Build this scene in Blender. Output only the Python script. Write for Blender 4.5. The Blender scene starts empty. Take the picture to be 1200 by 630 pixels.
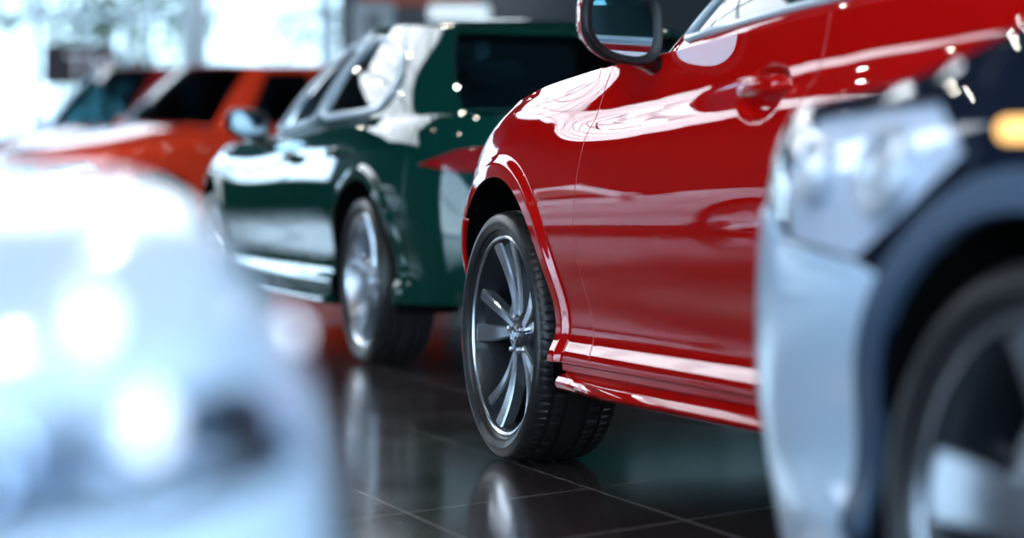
import bpy, math, random
import numpy as np
from mathutils import Vector
from mathutils.geometry import delaunay_2d_cdt
random.seed(7)
PI = math.pi
F, H = 3160.0, 0.752          # focal length in pixels of a 1200 px wide frame, eye height
sc = bpy.context.scene
C = sc.collection

# ------------------------------------------------------------------ materials
def new_mat(name):
    m = bpy.data.materials.new(name); m.use_nodes = True
    nt = m.node_tree
    return m, nt, nt.nodes['Principled BSDF']

def mat(name, col, rough=.5, metal=0., coat=0., coat_rough=.02, spec=.5, emit=None, estr=0.):
    m, nt, b = new_mat(name)
    b.inputs['Base Color'].default_value = (*col, 1)
    b.inputs['Roughness'].default_value = rough
    b.inputs['Metallic'].default_value = metal
    b.inputs['Coat Weight'].default_value = coat
    b.inputs['Coat Roughness'].default_value = coat_rough
    b.inputs['Specular IOR Level'].default_value = spec
    if emit:
        b.inputs['Emission Color'].default_value = (*emit, 1)
        b.inputs['Emission Strength'].default_value = estr
    return m

def paint(name, col, metal=.25, rough=.38, coat=1., ior=1.6, cr=.012):
    """car paint with a clear coat; the rear face of a panel is dark trim"""
    m, nt, b = new_mat(name)
    b.inputs['Base Color'].default_value = (*col, 1)
    b.inputs['Metallic'].default_value = metal
    b.inputs['Roughness'].default_value = rough
    b.inputs['Specular IOR Level'].default_value = 0.
    b.inputs['Coat Weight'].default_value = coat
    b.inputs['Coat Roughness'].default_value = cr
    b.inputs['Coat IOR'].default_value = ior
    d = nt.nodes.new('ShaderNodeBsdfDiffuse'); d.inputs['Color'].default_value = (.02, .022, .025, 1)
    g = nt.nodes.new('ShaderNodeNewGeometry'); mx = nt.nodes.new('ShaderNodeMixShader')
    nt.links.new(g.outputs['Backfacing'], mx.inputs['Fac'])
    nt.links.new(b.outputs['BSDF'], mx.inputs[1]); nt.links.new(d.outputs['BSDF'], mx.inputs[2])
    nt.links.new(mx.outputs['Shader'], nt.nodes['Material Output'].inputs['Surface'])
    return m

def glass(name, tint, refl=1.0):
    m = bpy.data.materials.new(name); m.use_nodes = True
    nt = m.node_tree; nt.nodes.clear()
    o = nt.nodes.new('ShaderNodeOutputMaterial'); t = nt.nodes.new('ShaderNodeBsdfTransparent')
    t.inputs['Color'].default_value = (*tint, 1)
    g = nt.nodes.new('ShaderNodeBsdfGlossy'); g.inputs['Roughness'].default_value = .01
    g.inputs['Color'].default_value = (refl, refl, refl, 1)
    lw = nt.nodes.new('ShaderNodeLayerWeight'); lw.inputs['Blend'].default_value = .5
    pw = nt.nodes.new('ShaderNodeMath'); pw.operation = 'POWER'; pw.inputs[1].default_value = 3.6
    f = nt.nodes.new('ShaderNodeMath'); f.operation = 'MULTIPLY_ADD'; f.inputs[1].default_value = .62; f.inputs[2].default_value = .06
    nt.links.new(lw.outputs['Facing'], pw.inputs[0]); nt.links.new(pw.outputs[0], f.inputs[0])
    mx = nt.nodes.new('ShaderNodeMixShader')
    nt.links.new(f.outputs[0], mx.inputs['Fac']); nt.links.new(t.outputs[0], mx.inputs[1])
    nt.links.new(g.outputs[0], mx.inputs[2]); nt.links.new(mx.outputs[0], o.inputs['Surface'])
    return m

M = {}
M['red'] = paint('red_paint', (.56, .004, .003), .0, .5, ior=1.72)
M['green'] = paint('green_paint', (.002, .040, .031), .0, .5)
M['orange'] = paint('orange_paint', (.52, .035, .012), .1, .4)
M['crimson'] = paint('crimson_paint', (.35, .015, .02), .1, .4)
M['silver'] = paint('silver_paint', (.62, .66, .72), .45, .35)
M['white'] = paint('white_paint', (.70, .80, .92), .0, .4, ior=1.45, cr=.10)
M['navy'] = paint('navy_paint', (.008, .012, .024), .0, .4)
M['pale_sheen'] = paint('pale_sheen_paint', (.58, .76, .95), .05, .35)  # pale colour of the reflection laid over the dark bumper
M['cladding'] = mat('cladding', (.050, .085, .14), .42)
M['black'] = mat('black_trim', (.008, .008, .010), .45)
M['gloss_black'] = mat('gloss_black', (.006, .006, .008), .08, coat=.5)
M['rubber'] = mat('rubber', (.020, .019, .021), .38)
M['liner'] = mat('liner', (.004, .004, .005), .9, spec=.1)
M['chrome'] = mat('chrome', (.86, .88, .92), .08, 1.)
M['satin'] = mat('satin_metal', (.62, .66, .72), .25, 1.)
M['alloy'] = mat('alloy', (.74, .80, .88), .20, .9)
M['alloy_dark'] = mat('alloy_dark', (.010, .012, .017), .45, .0, coat=.15)
M['alloy_warm'] = mat('alloy_silver', (.55, .56, .60), .3, .9)
M['bright_trim'] = mat('bright_trim', (.60, .70, .78), .25, .35)
M['lamp_grey'] = mat('lamp_grey', (.26, .32, .42), .4)
M['lamp_white'] = mat('lamp_white', (.75, .82, .92), .3, coat=.5)
M['steel'] = mat('brake_steel', (.35, .36, .38), .35, 1.)
M['caliper'] = mat('caliper', (.45, .46, .48), .4, .6)
M['glass'] = glass('car_glass', (.60, .74, .76))
M['glass_dark'] = glass('tinted_glass', (.16, .30, .34))
M['lens'] = glass('lamp_lens', (.92, .95, 1.))
M['lens_red'] = mat('lamp_lens_red', (.30, .008, .010), .08, 0., coat=1.)
M['mirror_glass'] = mat('mirror_glass', (.42, .52, .56), .02, 1.)
M['interior'] = mat('interior', (.035, .05, .055), .6)
M['interior_light'] = mat('interior_light', (.22, .30, .31), .6)
M['led'] = mat('led', (1, 1, 1), .3, emit=(.9, .95, 1.), estr=6.)
M['lamp_and_glint'] = mat('lamp_and_glint', (.9, .93, 1), .3, emit=(.86, .92, 1.), estr=1.5)
M['amber'] = mat('amber', (.9, .35, .05), .3, emit=(1., .58, .20), estr=2.2)  # glow that stands in for a warm highlight on the fender
M['bulb'] = mat('bulb', (1, 1, .95), .3, emit=(1., .96, .86), estr=260.)

# ------------------------------------------------------------------ objects
def link(name, me, m, parent=None, loc=None, rotz=None):
    o = bpy.data.objects.new(name, me); C.objects.link(o)
    if me is not None:
        for mm in (m if isinstance(m, (list, tuple)) else [m]):
            me.materials.append(mm)
    if parent is not None: o.parent = parent
    if loc is not None: o.location = loc
    if rotz is not None: o.rotation_euler = (0, 0, rotz)
    return o

def mesh(name, V, Fc, m, parent=None, smooth=True, normals=None, mi=None, angle=None):
    me = bpy.data.meshes.new(name)
    me.from_pydata([tuple(map(float, v)) for v in V], [], [tuple(map(int, f)) for f in Fc])
    me.update()
    me.polygons.foreach_set('use_smooth', [smooth] * len(me.polygons))
    if mi is not None: me.polygons.foreach_set('material_index', mi)
    if normals is not None:
        me.normals_split_custom_set_from_vertices([tuple(map(float, n)) for n in normals])
    elif angle is not None:
        try: me.set_sharp_from_angle(angle=angle)
        except Exception: pass
    return link(name, me, m, parent)

def tag(o, label=None, cat=None, group=None, kind=None):
    if label: o['label'] = label
    if cat: o['category'] = cat
    if group: o['group'] = group
    if kind: o['kind'] = kind
    return o

def empty(name, loc, rotz, label, cat, group=None):
    o = bpy.data.objects.new(name, None); C.objects.link(o)
    o.location = loc; o.rotation_euler = (0, 0, rotz)
    return tag(o, label, cat, group)

def copy_tree(o, parent=None):
    c = o.copy(); C.objects.link(c)
    if parent is not None: c.parent = parent
    for ch in list(o.children): copy_tree(ch, c)
    return c

class MB:
    """collects simple solids into one mesh"""
    def __init__(s): s.V, s.F, s.mi = [], [], []
    def add(s, V, Fc, mi=0):
        b = len(s.V); s.V += [tuple(v) for v in V]
        s.F += [tuple(b + i for i in f) for f in Fc]; s.mi += [mi] * len(Fc)
        return s
    def box(s, c, d, mi=0, rz=0.):
        x, y, z = (k / 2 for k in d); ca, sa = math.cos(rz), math.sin(rz)
        V = []
        for a in (-1, 1):
            for b in (-1, 1):
                for e in (-1, 1):
                    px, py = a * x, b * y
                    V.append((c[0] + px * ca - py * sa, c[1] + px * sa + py * ca, c[2] + e * z))
        return s.add(V, [(0, 1, 3, 2), (4, 6, 7, 5), (0, 4, 5, 1), (2, 3, 7, 6), (0, 2, 6, 4), (1, 5, 7, 3)], mi)
    def tube(s, pts, r, n=10, mi=0, closed=False, flat=1.):
        pts = [Vector(p) for p in pts]; m = len(pts); up = Vector((0, 0, 1)); V = []; Fc = []
        for i, p in enumerate(pts):
            t = (pts[(i + 1) % m] - pts[i - 1]) if closed else (pts[min(i + 1, m - 1)] - pts[max(i - 1, 0)])
            t.normalize()
            a = t.cross(up)
            if a.length < 1e-3: a = t.cross(Vector((0, 1, 0)))
            a.normalize(); b = a.cross(t)
            rr = r[i] if isinstance(r, (list, tuple)) else r
            for k in range(n):
                q = 2 * PI * k / n
                V.append(p + a * (rr * flat * math.cos(q)) + b * (rr * math.sin(q)))
        for i in range(m if closed else m - 1):
            j = (i + 1) % m
            for k in range(n):
                l = (k + 1) % n
                Fc.append((i * n + k, i * n + l, j * n + l, j * n + k))
        if not closed:
            Fc.append(tuple(range(n - 1, -1, -1))); Fc.append(tuple((m - 1) * n + k for k in range(n)))
        return s.add(V, Fc, mi)
    def lathe(s, prof, n=48, axis='y', mi=0, c=(0, 0, 0), caps=False):
        """prof: (radius, height) pairs spun about the axis through c"""
        V, Fc = [], []; m = len(prof)
        for k in range(n):
            q = 2 * PI * k / n; ca, sa = math.cos(q), math.sin(q)
            for r, h in prof:
                v = (r * ca, h, r * sa) if axis == 'y' else (r * ca, r * sa, h)
                V.append((v[0] + c[0], v[1] + c[1], v[2] + c[2]))
        for k in range(n):
            l = (k + 1) % n
            for i in range(m - 1):
                f = (k * m + i, k * m + i + 1, l * m + i + 1, l * m + i)
                Fc.append(f if axis == 'y' else f[::-1])
        return s.add(V, Fc, mi)
    def loft(s, rings, mi=0, cap=True):
        n = len(rings[0]); V = [p for r in rings for p in r]; Fc = []
        for i in range(len(rings) - 1):
            for k in range(n):
                l = (k + 1) % n
                Fc.append((i * n + k, i * n + l, (i + 1) * n + l, (i + 1) * n + k))
        if cap:
            Fc.append(tuple(range(n - 1, -1, -1))); b = (len(rings) - 1) * n
            Fc.append(tuple(b + k for k in range(n)))
        return s.add(V, Fc, mi)
    def build(s, name, m, parent=None, smooth=True, angle=math.radians(35), bevel=0.):
        o = mesh(name, s.V, s.F, m, parent, smooth, mi=s.mi, angle=angle)
        import bmesh
        bm = bmesh.new(); bm.from_mesh(o.data); bmesh.ops.recalc_face_normals(bm, faces=bm.faces)
        bm.to_mesh(o.data); bm.free()
        if bevel:
            md = o.modifiers.new('bevel', 'BEVEL'); md.width = bevel; md.segments = 3; md.limit_method = 'ANGLE'
        return o

# ------------------------------------------------------------------ curves and surfaces
def bspl(ctrl, n):
    """clamped uniform cubic b-spline through the neighbourhood of ctrl, n samples"""
    c = np.asarray(ctrl, float); P = np.vstack([c[:1], c[:1], c, c[-1:], c[-1:]])
    t = np.linspace(0, len(P) - 3 - 1e-9, n)
    i = t.astype(int); f = (t - i)[:, None]
    return ((1 - f) ** 3 * P[i] + (3 * f ** 3 - 6 * f ** 2 + 4) * P[i + 1] + (-3 * f ** 3 + 3 * f ** 2 + 3 * f + 1) * P[i + 2] + f ** 3 * P[i + 3]) / 6

def cbsp(ctrl, n, k_=.12):
    """closed b-spline, corners kept fairly tight"""
    c = []
    for i, p in enumerate(ctrl):
        a, b = ctrl[i - 1], ctrl[(i + 1) % len(ctrl)]
        c += [tuple(p[k] + (a[k] - p[k]) * k_ for k in (0, 1)), p, tuple(p[k] + (b[k] - p[k]) * k_ for k in (0, 1))]
    P = np.array(c, float); m = len(P); t = np.linspace(0, m, n * 2, False); i = t.astype(int); f = (t - i)[:, None]
    return ((1 - f) ** 3 * P[(i - 1) % m] + (3 * f ** 3 - 6 * f ** 2 + 4) * P[i % m] + (-3 * f ** 3 + 3 * f ** 2 + 3 * f + 1) * P[(i + 1) % m] + f ** 3 * P[(i + 2) % m]) / 6

def table(pts):
    q = bspl(pts, 400)
    return lambda x: np.interp(x, q[:, 0], q[:, 1])

def sstep(x, a, b):
    t = np.clip((x - a) / (b - a), 0, 1); return t * t * (3 - 2 * t)

def dens(poly, h):
    out = []
    for i, p in enumerate(poly):
        q = poly[(i + 1) % len(poly)]; d = math.hypot(q[0] - p[0], q[1] - p[1])
        n = max(1, int(math.ceil(d / h)))
        for k in range(n): out.append((p[0] + (q[0] - p[0]) * k / n, p[1] + (q[1] - p[1]) * k / n))
    o = [out[0]]
    for p in out[1:]:
        if math.hypot(p[0] - o[-1][0], p[1] - o[-1][1]) > h * .08: o.append(p)
    return np.array(o)

def area(p):
    x, y = p[:, 0], p[:, 1]; return .5 * np.sum(x * np.roll(y, -1) - np.roll(x, -1) * y)

def offset(p, d):
    if area(p) < 0: p = p[::-1]
    e = np.roll(p, -1, 0) - p; e /= np.maximum(np.linalg.norm(e, axis=1, keepdims=True), 1e-9)
    n = np.stack([-e[:, 1], e[:, 0]], 1); m = n + np.roll(n, 1, 0)
    m /= np.maximum(np.linalg.norm(m, axis=1, keepdims=True), .6)
    return p + m * d

def inside(pts, poly):
    x, y = pts[:, 0], pts[:, 1]; r = np.zeros(len(pts), bool)
    for (x1, y1), (x2, y2) in zip(poly, np.roll(poly, -1, 0)):
        if y1 == y2: continue
        c = (y1 > y) != (y2 > y)
        r ^= c & (x < (x2 - x1) * (y - y1) / (y2 - y1) + x1)
    return r

def panel(name, poly, fn, h, m, parent, sign=1, holes=(), gap=.0025, lip=.012, mirror=False, sc_=(1., 1.), extra=None, shade_lip=False):
    """a skin panel: the outline poly (and holes) in the parameter plane of the surface fn, lifted onto it,
    smooth normals taken from the surface, its edge folded inwards"""
    sx, sy = sc_                                  # metres per parameter unit
    S = np.array([sx, sy])
    loops = [offset(dens([(a * sx, b * sy) for a, b in poly], h), gap)]
    for hp in holes: loops.append(offset(dens([(a * sx, b * sy) for a, b in hp], h), -gap))
    lo, hi = loops[0].min(0), loops[0].max(0)
    gx = np.arange(lo[0], hi[0], h); gy = np.arange(lo[1], hi[1], h * .87)
    G = np.array([(a + (.5 * h if j % 2 else 0), b) for j, b in enumerate(gy) for a in gx]).reshape(-1, 2)
    if len(G):
        ok = inside(G, loops[0])
        for l in loops[1:]: ok &= ~inside(G, l)
        G = G[ok]
        for l in loops:
            if len(G):
                d = np.full(len(G), 1e9)
                for p in l: d = np.minimum(d, (G[:, 0] - p[0]) ** 2 + (G[:, 1] - p[1]) ** 2)
                G = G[d > (.55 * h) ** 2]
    if extra is not None and len(G):
        X = np.array(extra); X = X[inside(X, loops[0])]
        for l in loops:
            d = np.full(len(X), 1e9)
            for p in l: d = np.minimum(d, (X[:, 0] - p[0]) ** 2 + (X[:, 1] - p[1]) ** 2)
            X = X[d > .004 ** 2]
        d = np.full(len(G), 1e9)
        for p in X: d = np.minimum(d, (G[:, 0] - p[0]) ** 2 + (G[:, 1] - p[1]) ** 2)
        G = np.vstack([G[d > .009 ** 2], X])
    V, E = [], []
    for l in loops:
        b = len(V); V += [Vector(p) for p in l]; E += [(b + i, b + (i + 1) % len(l)) for i in range(len(l))]
    V += [Vector(p) for p in G]
    r = delaunay_2d_cdt(V, E, [], 0, 1e-7)
    Q = np.array([tuple(v) for v in r[0]]); T = np.array([f for f in r[2] if len(f) == 3])
    cen = Q[T].mean(1); ok = inside(cen, loops[0])
    for l in loops[1:]: ok &= ~inside(cen, l)
    T = T[ok]
    used = np.unique(T); mp = np.full(len(Q), -1); mp[used] = np.arange(len(used)); Q = Q[used] / S; T = mp[T]
    P = fn(Q[:, 0], Q[:, 1]); e = 1e-3
    da = fn(Q[:, 0] + e / sx, Q[:, 1]) - fn(Q[:, 0] - e / sx, Q[:, 1]); db = fn(Q[:, 0], Q[:, 1] + e / sy) - fn(Q[:, 0], Q[:, 1] - e / sy)
    N = np.cross(da, db) * sign; N /= np.maximum(np.linalg.norm(N, axis=1, keepdims=True), 1e-12)
    fnm = np.cross(P[T[:, 1]] - P[T[:, 0]], P[T[:, 2]] - P[T[:, 0]])
    bad = (fnm * N[T].mean(1)).sum(1) < 0; T[bad] = T[bad][:, ::-1]
    # folded edge
    cnt = {}
    for t in T:
        for a, b in ((t[0], t[1]), (t[1], t[2]), (t[2], t[0])): cnt[(a, b)] = 1
    B = [(a, b) for (a, b) in cnt if (b, a) not in cnt]
    out = np.zeros_like(P)
    for a, b in B:
        d = np.cross(P[b] - P[a], N[a]); d /= max(np.linalg.norm(d), 1e-12); out[a] += d; out[b] += d
    bv = sorted({i for e2 in B for i in e2}); bi = {v: k for k, v in enumerate(bv)}; nb = len(bv); b0 = len(P)
    o = out[bv]; o /= np.maximum(np.linalg.norm(o, axis=1, keepdims=True), 1e-9)
    Pb, Nb = P[bv], N[bv]
    VV = np.vstack([P, Pb, Pb - Nb * .002 + o * .0012, Pb - Nb * lip + o * .0012])
    mid = Nb + o; mid /= np.linalg.norm(mid, axis=1, keepdims=True)
    NN = np.vstack([N, Nb, o * .9 + Nb * .3, o])
    FF = [tuple(t) for t in T]; MI = [0] * len(FF)
    for a, b in B:
        for k in range(2):
            p, q = b0 + k * nb + bi[a], b0 + k * nb + bi[b]
            FF.append((q, p, p + nb, q + nb)); MI.append(k if shade_lip else 0)  # deep edge coloured dark to stand for shade in the gap
    if mirror:
        VV = VV * np.array([1, -1, 1]); NN = NN * np.array([1, -1, 1]); FF = [f[::-1] for f in FF]
    return mesh(name, VV, FF, [m, M['liner']] if shade_lip else m, parent, True, NN, mi=MI)

# ------------------------------------------------------------------ wheels (axis y, outer face towards +y, centre at origin)
TR, RR = .325, .256
def make_wheel(style, parent, name, fine=False, dark=True):
    seg = 432 if fine else 96
    rim = MB()
    prof = [(.262, .088), (.2615, .098), (.257, .101), (.2525, .099), (.2505, .096)]
    rim.lathe(prof, 96, mi=0)
    rim.lathe([(.2505, .096), (.244, .084), (.238, .05), (.233, .0), (.232, -.08), (.258, -.10)], 96, mi=1)
    w = rim.build(name, [M['alloy'], M['alloy_dark'] if dark else M['alloy_warm']], parent)
    # tyre
    pr = [(.250, .080), (.262, .097), (.268, .104), (.272, .104), (.275, .111), (.288, .1165), (.291, .1175), (.294, .1168), (.305, .114), (.314, .108),
          (.3195, .099), (.3225, .088), (.3238, .074), (.317, .071), (.317, .066), (.3245, .062), (.3248, .036), (.3175, .033), (.3175, .026), (.325, .023)]
    pr += [(r, -y) for r, y in pr[::-1]]
    V, Fc = [], []; m = len(pr)
    for k in range(seg):
        q = 2 * PI * k / seg; ca, sa = math.cos(q), math.sin(q)
        for i, (r, y) in enumerate(pr):
            if fine:
                if r > .322 and abs(y) > .06 and k % 5 == 0: r -= .0035
                elif .318 < r <= .322 and k % 5 == 0: r -= .0025
                elif r > .322 and .03 < abs(y) <= .062 and k % 9 == 2: r -= .003
                if .290 < r < .2945 and k % 2 == 0: y += math.copysign(.0010, y)
                if .274 < r < .289 and (k // 13) % 4 in (0, 1) and k % 3 != 0 and y > 0: y += .0008
            V.append((r * ca, y, r * sa))
    for k in range(seg):
        l = (k + 1) % seg
        for i in range(m - 1): Fc.append((k * m + i, k * m + i + 1, l * m + i + 1, l * m + i))
    t = MB().add(V, Fc); t.build('tyre', M['rubber'], w, angle=math.radians(28))
    # brake
    MB().lathe([(.06, .0), (.165, .0), (.165, -.022), (.06, -.022)], 48).build('brake_disc', M['steel'], w)
    cal = MB(); cal_pts = []
    for k in range(7):
        a = math.radians(10 + 60 * k / 6); cal_pts.append((.150 * math.cos(a), -.005, .150 * math.sin(a)))
    cal.tube(cal_pts, [.024, .034, .036, .036, .036, .034, .024], 12); cal.build('brake_caliper', M['caliper'], w)
    # hub face and cap
    MB().lathe([(.0, .060), (.040, .060), (.058, .056), (.066, .044), (.066, .0)], 40).build('hub', M['alloy_dark'] if dark else M['alloy_warm'], w)
    cap = MB().lathe([(.0, .073), (.014, .073), (.016, .070), (.020, .070), (.022, .073), (.027, .073), (.031, .068), (.031, .058)], 40)
    for k in range(3):
        a = k * 2 * PI / 3 + .5
        cap.box((.009 * math.cos(a), .0735, .009 * math.sin(a)), (.004, .002, .016))
    cap.build('hub_cap', M['satin'], w)
    nut0 = None
    for k in range(5):
        a = 2 * PI * k / 5 + .31
        nb = MB().lathe([(.0, .074), (.006, .074), (.0085, .070), (.0085, .05)], 6, c=(.047 * math.cos(a), 0, .047 * math.sin(a)))
        nb.build('wheel_nut', M['satin'], w)
    # spokes
    def blade(mb, a0, a1, r0, r1, w0, w1, d0, d1, mi, depth=.03, twist=0.):
        rings = []
        for k in range(7):
            f = k / 6; r = r0 + (r1 - r0) * f; a = a0 + (a1 - a0) * f + twist * math.sin(PI * f)
            hw = (w0 + (w1 - w0) * f) / 2; yt = d0 + (d1 - d0) * f - .010 * math.sin(PI * f)
            ct = np.array([math.cos(a), 0, math.sin(a)]) * r; tn = np.array([-math.sin(a), 0, math.cos(a)])
            ring = []
            for off, yy in ((-hw, yt - .004), (-hw + .004, yt), (hw - .004, yt - .001), (hw, yt - .006), (hw * .8, yt - depth), (-hw * .8, yt - depth)):
                p = ct + tn * off; ring.append((p[0], yy, p[2]))
            rings.append(ring)
        mb.loft(rings, mi)
    for k in range(5):
        a = PI / 2 + 2 * PI * k / 5 + (-0.10 if style == 'twin' else -.17 if style == 'broad' else 0.05)
        sp = MB()
        if style == 'twin':            # bright blades either side of a dark pocket, splayed towards the rim
            blade(sp, a - .13, a - .235, .050, .250, .026, .052, .062, .092, 0, .034, -.05)
            blade(sp, a + .20, a + .20, .050, .250, .020, .034, .058, .088, 0, .034, -.05)
            blade(sp, a + .03, a - .02, .050, .248, .036, .095, .046, .072, 1, .030, -.05)
        elif style == 'broad':
            blade(sp, a, a, .045, .250, .060, .098, .060, .088, 0, .04)
            blade(sp, a + .3, a + .30, .060, .20, .018, .012, .035, .04, 1, .02)
        else:                          # chunky split spokes
            blade(sp, a - .10, a - .15, .045, .249, .034, .046, .060, .088, 0, .04)
            blade(sp, a + .12, a + .15, .045, .249, .030, .040, .056, .086, 0, .04)
        sp.build('spoke', [M['alloy'], M['alloy_dark']], w, angle=math.radians(30))
    return w

# ------------------------------------------------------------------ cars
class Car:
    """local frame: x forward, y left, z up, origin on the ground under the front axle"""
    def __init__(c, name, label, contact, heading, sp):
        """contact: world (x, y) of the outer face of the left front wheel on the floor; heading: degrees left of straight ahead"""
        c.sp = sp; th = math.radians(heading); rot = PI / 2 + th
        lx, ly = -math.cos(th), -math.sin(th)
        yw = sp['W'] - .02
        c.root = empty(name, (contact[0] - lx * yw, contact[1] - ly * yw, 0), rot, label, 'car', sp.get('group'))
        pl = bspl([(x, y) for x, y in sp['plan']], 1500)[::-1]       # tail centre -> nose centre
        d = np.r_[0, np.cumsum(np.linalg.norm(np.diff(pl, axis=0), axis=1))]
        side = np.argmin(np.abs(pl[:, 0] + 1.2) + (pl[:, 1] < .3) * 9)
        c.S = d - d[side] - 1.2; c.pl = pl; c.sT, c.sN = c.S[0], c.S[-1]
        tg = np.gradient(pl, c.S, axis=0); tg /= np.linalg.norm(tg, axis=1, keepdims=True)
        c.tn = np.stack([-tg[:, 1], tg[:, 0]], 1)
        c.zs_ = table(sp['zs']); c.low = table(sp['low']); c.fsh = table(sp['sh_front']); c.dsh = table(sp['sh_door'])
        c.ff = table(sp['front']); c.rf = table(sp['rear'])
        c.wb = sp['wb']; c.R = sp.get('R', .40); c.zc = sp.get('zc', .335); c.h = sp.get('h', .05)
        c.zb = sp.get('zb', .285)
    def fold(c, s):
        s = np.asarray(s, float).copy(); sg = np.ones_like(s)
        k = s > c.sN; s[k] = 2 * c.sN - s[k]; sg[k] = -1
        k = s < c.sT; s[k] = 2 * c.sT - s[k]; sg[k] = -1
        return s, sg
    def zs(c, s): return c.zs_(c.fold(np.atleast_1d(s))[0])
    def side(c, s, z, out=0.):
        s, sg = c.fold(s); z = np.asarray(z, float)
        x = np.interp(s, c.S, c.pl[:, 0]); y = np.interp(s, c.S, c.pl[:, 1])
        nx = np.interp(s, c.S, c.tn[:, 0]); ny = np.interp(s, c.S, c.tn[:, 1])
        d = c.zs_(s) - z; wd = sstep(s, -.25, -.82) if c.sp.get('sh_blend', True) else 0
        wd = np.clip(wd, 0, 1)
        sh = c.fsh(d) * (1 - wd) + c.dsh(d) * wd
        ins = c.low(z) + sh
        wf = sstep(s, .42, .80); wr = sstep(s, -c.wb - .40, -c.wb - .75)
        ins = ins * (1 - wf) + (c.ff(z)) * wf
        ins = ins * (1 - wr) + (c.rf(z)) * wr
        for ax in (0., -c.wb):                                     # rolled wheel-arch lip
            r = np.hypot(s - ax, z - c.zc)
            ins = ins - c.sp.get('lipw', .014) * (1 - sstep(r, c.R + .035, c.R + .062)) * (r < c.R + .2)
        for (ds, dz, rs, rz, dp) in c.sp.get('dents', ()):
            q = ((s - ds) / rs) ** 2 + ((z - dz) / rz) ** 2
            ins = ins + dp * (1 - sstep(q, .35, 1.15))
        ins = ins - out
        return np.stack([x - nx * ins, (y - ny * ins) * sg, z + 0 * x], -1)
    def arc(c, ax, a0, a1, n=40, R=None):
        R = R or c.R
        return [(ax + R * math.cos(a), c.zc + R * math.sin(a)) for a in np.linspace(math.radians(a0), math.radians(a1), n)]
    def top(c, s0, s1, n=30, dz=0.):
        ss = np.linspace(s0, s1, n); return list(zip(ss, c.zs(ss) + dz))
    def seam(c, pts, n=14):
        q = bspl(pts, n); return [tuple(p) for p in q]
    # --- lower body
    def body(c):
        sp, R, root = c.sp, c.R, c.root; h = c.h; pm = M[sp['paint']]; bm_ = M[sp.get('bumper', sp['paint'])]
        half = sp.get('partial'); mir = [False] if half else [False, True]
        aF = math.degrees(math.asin((sp['bz'] - c.zc) / R)) if sp['bz'] - c.zc < R * .98 else 60
        dB = math.degrees(math.asin((c.zb - c.zc) / R))
        fs = sp['door_seam']; rs = sp['door_gap']; sb = sp['bumper_s']; zt = lambda s: float(c.zs(s)[0])
        seam1 = c.seam([(fs[0], c.zb), (fs[0] + .03, c.zb + .08), (fs[1], .55), (fs[1], .70), (fs[1] - .04, .84), (fs[2], zt(fs[2]))])
        seam2 = c.seam([(rs[0], c.zb), (rs[0], .50), (rs[0] - .005, .68), (rs[0] - .05, .82), (rs[1], zt(rs[1]))])
        rearedge = -c.wb + sp.get('rq', .30)
        # outlines in (s, z)
        fender = [seam1[0]] + seam1[1:] + c.top(seam1[-1][0], sb[1]) + [(sb[1], zt(sb[1])), (sb[0], sp['bz'] + .0)]
        fender += c.arc(0, aF, 180 - dB, 60)
        lf = [(p[0], p[1]) for p in c.arc(0, aF, dB, 24)]
        zb0 = sp.get('zbump', .20)
        ss = np.linspace(R * .98, c.sN, 30)
        bot = [(s, zb0) for s in ss]; tp = c.top(c.sN, sb[1], 40)
        halfb = lf + bot[1:] ; upper = tp
        if half:
            sC = sp['cut_s']
            bump = lf + [(s, zb0) for s in np.linspace(R * .98, sC, 30)][1:] + c.top(sC, sb[1], 40) + [(sb[0], sp['bz'])]
        else:
            left = [(sb[0], sp['bz'])] + lf + bot[1:]
            low = left[:]; right_low = [(2 * c.sN - s, z) for s, z in left[::-1]][1:]
            uppr = [(2 * c.sN - s, z) for s, z in tp[::-1]] ; bump = low + right_low + uppr[0:] + tp[1:]
        def rings(ax):
            if not sp.get('fine'): return None
            return [(ax + r * math.cos(a), c.zc + r * math.sin(a)) for r in np.array([.006, .014, .022, .030, .036, .041, .046, .051, .056, .062, .070]) + R for a in np.linspace(-.25, PI + .25, 170)]
        gp = sp.get('gap', .0025); holes = []
        lamp = sp.get('lamp')
        if lamp: holes.append(lamp)
        if lamp and not half: holes.append([(2 * c.sN - s, z) for s, z in lamp])
        grille = sp.get('grille')
        gr = None
        if grille and not half:
            gr = grille + [(2 * c.sN - s, z) for s, z in grille[::-1]]; holes.append(gr)
        panel('front_bumper', bump, c.side, h, bm_, root, -1, holes, extra=rings(0.), gap=gp)
        if gr:
            panel('grille', gr, lambda s, z: c.side(s, z, -.03), h, M['black'], root, -1)
            b = MB()
            zz = [z for _, z in grille]
            for k in range(1, 6):
                z = min(zz) + (max(zz) - min(zz)) * k / 6
                s0 = min(s for s, _ in grille) + .03
                q = c.side(np.linspace(s0, 2 * c.sN - s0, 20), np.full(20, z), -.012); b.tube(q, .006, 6)
            b.build('grille_bars', M['satin'], root)
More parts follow.
